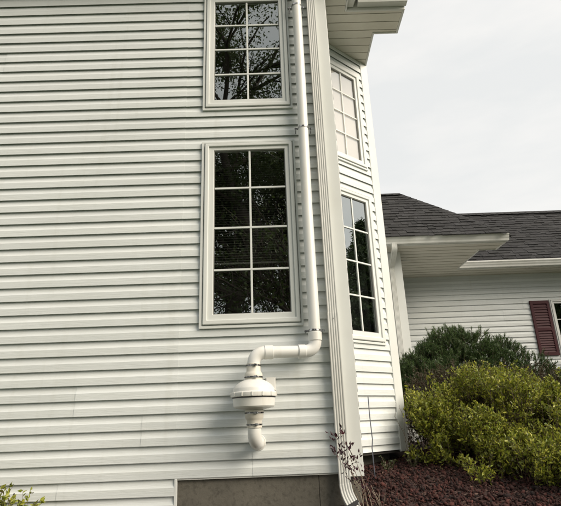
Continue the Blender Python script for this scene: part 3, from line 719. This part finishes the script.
# mugo pine: upright shoots set with needles
def pine(name, label, base, lobes, ns, nn=42):
    root = empty(name, base, label, 'shrub')
    P, d = lobes_points(lobes, ns, .3, lambda x, y: gz(x, y)+.1, .1)
    T = unit(d*.9+np.array([0, 0, .6])+.4*rng.normal(size=d.shape)); Lh = rng.uniform(.07, .15, ns)
    A = P-T*Lh[:, None]*.7; B_ = P+T*Lh[:, None]*.3
    twig_mesh('twigs', A, B_, .004, .002, 'twig', root)
    t = rng.random((ns, nn)); Q = (A[:, None]+(B_-A)[:, None]*t[..., None]).reshape(-1, 3)
    Ld = unit(np.repeat(T, nn, 0)*1.0+unit(rng.normal(size=(ns*nn, 3)))*.85)
    sz = rng.uniform(.028, .048, ns*nn); n = ns*nn
    s = unit(np.cross(Ld, unit(rng.normal(size=(n, 3)))))*.0030
    v = np.stack([Q-s, Q+s, Q+Ld*sz[:, None]], 1).reshape(-1, 3)
    # islands per shoot are not joined, so each needle takes its own green
    tri_mesh('foliage', v, np.arange(n*3).reshape(-1, 3), 'needle', root)
    k = rng.choice(ns, 90, replace=False); b0 = np.tile(np.array(base), (90, 1))
    mid = b0*.5+A[k]*.5
    twig_mesh('stems', np.concatenate([b0, mid]), np.concatenate([mid, A[k]]), np.concatenate([np.full(90, .02), np.full(90, .012)]), np.concatenate([np.full(90, .012), np.full(90, .004)]), 'bark', root)
pine('mugo_pine', 'dark green mounded dwarf pine below the wing soffit', gp(2.6, 3.0),
     [(2.45, 3.0, .58, .62, .5, .58), (1.98, 2.95, .44, .40, .4, .44), (2.95, 2.95, .46, .52, .45, .54), (3.38, 2.9, .24, .50, .42, .50), (2.62, 2.75, .72, .30, .3, .38), (3.80, 2.85, .06, .44, .4, .42), (4.15, 2.85, -.12, .42, .4, .38), (2.3, 2.6, .25, .6, .35, .5)], 10000)
# purple-leaved sapling in front of the corner
def sapling():
    bx, by = .545, -.35; base = gp(bx, by); root = empty('purple_sapling', base, 'thin purple-leaved sapling in front of the downspout foot', 'sapling')
    tips = [(.385, -.30, -.12), (.42, -.33, -.10), (.47, -.31, -.20), (.40, -.36, -.22), (.36, -.33, -.20), (.50, -.34, -.26), (.43, -.38, -.27)]
    A = []; Bq = []; r0 = []; r1 = []; LP = []; LD = []; LS = []
    for i, tp_ in enumerate(tips):
        p0 = np.array(base)+np.array([random.uniform(-.02, .05), random.uniform(-.02, .02), 0]); p3 = np.array(tp_)
        prev = p0
        for k in range(1, 9):
            t = k/8; q = p0*(1-t)+p3*t+np.array([.035*math.sin(math.pi*t), 0, -.02*math.sin(math.pi*t)])+rng.normal(0, .004, 3)
            A.append(prev); Bq.append(q); r0.append(.0028*(1-t)+.0013); r1.append(.0028*(1-t-.1)+.0013 if t < .9 else .001); prev = q
            if t > .55:
                for _ in range(4): LP.append(q+rng.normal(0, .014, 3)); LD.append((p3-p0)*.9+rng.normal(0, .30, 3)); LS.append(random.uniform(.022, .036))
        for _ in range(7): LP.append(p3+rng.normal(0, .018, 3)); LD.append((p3-p0)*.9+rng.normal(0, .28, 3)); LS.append(random.uniform(.026, .042))
    twig_mesh('stems', np.array(A), np.array(Bq), np.array(r0), np.array(r1), 'pale_twig', root)
    leaf_mesh('foliage', np.array(LP), np.array(LD), np.array(LS), .42, 'purple_leaf', root)
    P = np.repeat(np.array(tips[:2]), 5, 0); leaf_mesh('red_shoots', P, np.array([-.1, 0, 1])+rng.normal(0, .6, (10, 3)), rng.uniform(.022, .032, 10), .45, 'red_leaf', root)
sapling()
def twiggy(name, label, x, y, h, ns, spread, leaf, lm, nleaf, tm='pale_twig', cat='plant'):
    base = gp(x, y); root = empty(name, base, label, cat); A = []; Bq = []; LP = []; LD = []
    for i in range(ns):
        a = rng.uniform(0, 6.28); d = np.array([math.cos(a)*spread, math.sin(a)*spread, 1]); hh = h*rng.uniform(.6, 1); prev = np.array(base)
        for k in range(5):
            q = prev+unit(d+rng.normal(0, .22, 3))*hh/5; A.append(prev); Bq.append(q); prev = q
            if k > 0:
                for _ in range(nleaf): LP.append(q); LD.append(d+rng.normal(0, .8, 3))
    twig_mesh('stems', np.array(A), np.array(Bq), .0022, .0016, tm, root)
    if LP: leaf_mesh('foliage', np.array(LP), np.array(LD), rng.uniform(*leaf, len(LP)), .5, lm, root)
twiggy('seedling', 'small weedy seedling under the angled wall', .98, .95, .17, 9, .6, (.018, .03), 'weed', 4)
twiggy('seedling', 'low green sprig right of the weedy seedling', 1.22, 1.02, .16, 8, .6, (.016, .028), 'weed', 4)
twiggy('dry_stalks', 'bare twigs at the foot of the purple sapling', .68, -.12, .22, 6, .45, (.012, .02), 'weed', 0)
twiggy('vine_sprig', 'thin dark sprig climbing the corner post of the angled wall', 1.22, 1.10, .66, 4, .08, (.012, .022), 'bronze_leaf', 2, 'twig')
# thin stake
b = MB().sweep([(.80, .70, float(gz(.8, .7))-.05), (.796, .70, -.25), (.806, .70, -.18), (.800, .70, .02), (.801, .70, .185)], .0045, 8)
tag(b.build('plant_stake', 'stake', smooth=True), 'thin grey stake upright in front of the angled wall', 'stake')
# lava rock
def rocks():
    ph = (1+5**.5)/2
    ico = np.array([(-1, ph, 0), (1, ph, 0), (-1, -ph, 0), (1, -ph, 0), (0, -1, ph), (0, 1, ph), (0, -1, -ph), (0, 1, -ph), (ph, 0, -1), (ph, 0, 1), (-ph, 0, -1), (-ph, 0, 1)])/math.sqrt(1+ph*ph)
    fc = np.array([(0, 11, 5), (0, 5, 1), (0, 1, 7), (0, 7, 10), (0, 10, 11), (1, 5, 9), (5, 11, 4), (11, 10, 2), (10, 7, 6), (7, 1, 8), (3, 9, 4), (3, 4, 2), (3, 2, 6), (3, 6, 8), (3, 8, 9), (4, 9, 5), (2, 4, 11), (6, 2, 10), (8, 6, 7), (9, 8, 1)])
    n = 42000
    x = rng.uniform(.3, 3.6, n); y = rng.uniform(-1.05, 2.9, n)
    ok = ~((x < .60) & (y > -.01)) & ~((y-BORG[1])*math.cos(BANG)-(x-BORG[0])*math.sin(BANG) > .1)
    x, y = x[ok], y[ok]; n = len(x)
    s = .005+.0125*rng.random(n)**2*np.where(rng.random(n) < .06, 1.5, 1)
    V = ico[None]*(1+rng.uniform(-.65, .6, (n, 12, 1)))*rng.uniform(.55, 1.25, (n, 1, 3))*s[:, None, None]
    a = rng.uniform(0, 6.28, n); ca, sa_ = np.cos(a)[:, None], np.sin(a)[:, None]
    V = np.stack([V[..., 0]*ca-V[..., 1]*sa_, V[..., 0]*sa_+V[..., 1]*ca, V[..., 2]], -1)
    V += np.stack([x, y, gz(x, y)+.012+s*rng.uniform(0, 1.3, n)], -1)[:, None]
    f = (fc[None]+np.arange(n)[:, None, None]*12).reshape(-1, 3)
    tag(tri_mesh('lava_rock', V.reshape(-1, 3), f, 'rock', None), 'dark red lava rock mulch covering the bed', 'mulch', kind='stuff')
rocks()
n = 4200; x = rng.uniform(.5, 3.4, n); y = rng.uniform(-1, 2.4, n); k = ~((x < .64) & (y > -.05)) & ((y-BORG[1])*math.cos(BANG)-(x-BORG[0])*math.sin(BANG) < -.02); x, y = x[k], y[k]; n = len(x)
P = np.stack([x, y, gz(x, y)+rng.uniform(.03, .055, n)], 1); d = rng.normal(size=(n, 3)); d[:, 2] *= .25
tag(leaf_mesh('leaf_litter', P, d, rng.uniform(.012, .04, n), .35, 'litter', None), 'dry leaf and twig litter over the lava rock', 'litter', kind='stuff')

# ------------------------------------------------------------------ trees across the lawn, seen in the window glass
def tree(name, label, x, y, h, cr_, z0f=.22, leaves=26000, leaf=(.06, .11), seed=1, group='trees mirrored in the windows', spread=.26):
    r = np.random.default_rng(seed); base = np.array(gp(x, y)); root = empty(name, tuple(base), label, 'tree', group)
    A = []; B_ = []; R0 = []; R1 = []; tips = []
    def grow(p, d, L, rad, lev):
        q = p
        for k in range(3):
            d = unit(d+r.normal(0, .12, 3)); q2 = q+d*L/3; A.append(q); B_.append(q2); R0.append(rad*(1-k*.13)); R1.append(rad*(1-(k+1)*.13)); q = q2
            if lev >= 2: tips.append((q, d))
            if lev < 4 and (lev > 0 or k >= 1):
                for _ in range(2 if lev < 3 else 1):
                    s = unit(np.cross(d, r.normal(size=3))); nd = unit(d*.75+s*.85+np.array([0, 0, .12])); grow(q, nd, L*r.uniform(.55, .75), rad*.52, lev+1)
        if lev < 4: grow(q, unit(d+r.normal(0, .25, 3)), L*.7, rad*.6, lev+1)
    grow(base, np.array([0., 0, 1]), h*.36, h*.020, 0)
    twig_mesh('trunk', np.array(A), np.array(B_), np.array(R0), np.array(R1), 'bark', root)
    P = np.array([t[0] for t in tips]); Dn = np.array([t[1] for t in tips]); k = r.choice(len(P), leaves)
    leaf_mesh('crown', P[k]+r.normal(0, spread, (leaves, 3)), Dn[k]+r.normal(0, .8, (leaves, 3))-np.array([0, 0, .3]), r.uniform(*leaf, leaves), .6, 'tree_leaf', root)
tree('maple_tree', 'tall leafy tree mirrored in both windows of the main wall', -1.2, -11.5, 23, 4, seed=4, leaves=210000, leaf=(.09, .15), spread=.22)
tree('maple_tree', 'smaller leafy tree mirrored at the left of the tall lower window', -3.6, -10.5, 10.5, 4, seed=8, leaves=7000, leaf=(.08, .13), spread=.12)
tree('maple_tree', 'smaller leafy tree mirrored at the right of the tall lower window', 1.6, -10.5, 9.5, 4, seed=12, leaves=7000, leaf=(.08, .13), spread=.12)
def conifer(x, y, h, r_, label, seed):
    r = np.random.default_rng(seed); base = np.array(gp(x, y)); root = empty('spruce_tree', tuple(base), label, 'tree', 'trees mirrored in the windows')
    A = [base]; B_ = [base+np.array([0, 0, h])]; R0 = [h*.018]; R1 = [.01]; P = []; Dv = []
    for k in range(int(h*75)):
        t = r.random()**.8; z = .06*h+t*.93*h; L = r_*(1-t)**.85*r.uniform(.6, 1.08)+.08; a = r.uniform(0, 6.28)
        p = base+np.array([0, 0, z]); d = np.array([math.cos(a), math.sin(a), r.uniform(-.28, .02)]); q = p+d*L
        A.append(p); B_.append(q); R0.append(.018); R1.append(.004)
        m = int(10+60*L); u = r.random(m)**.7
        P.append(p+(q-p)*u[:, None]+r.normal(0, .05, (m, 3))); Dv.append(d*.7+r.normal(0, .6, (m, 3))+np.array([0, 0, -.25]))
    P = np.concatenate(P); Dv = np.concatenate(Dv)
    twig_mesh('trunk', np.array(A), np.array(B_), np.array(R0), np.array(R1), 'bark', root)
    leaf_mesh('crown', P, Dv, r.uniform(.10, .22, len(P)), .3, 'needle', root)
conifer(12.0, .95, 7.0, 3.0, 'dark spruce mirrored in the lower window of the angled wall', 3)
conifer(12.6, -1.5, 5.0, 2.5, 'shorter dark spruce right of the mirrored tall one', 5)
conifer(15.0, 5.2, 5.6, 2.2, 'dark spruce farthest along the lawn at the right', 6)
conifer(16.2, -12.0, 9.0, 3.4, 'dark spruce far across the lawn, mirrored in the wing window', 8)
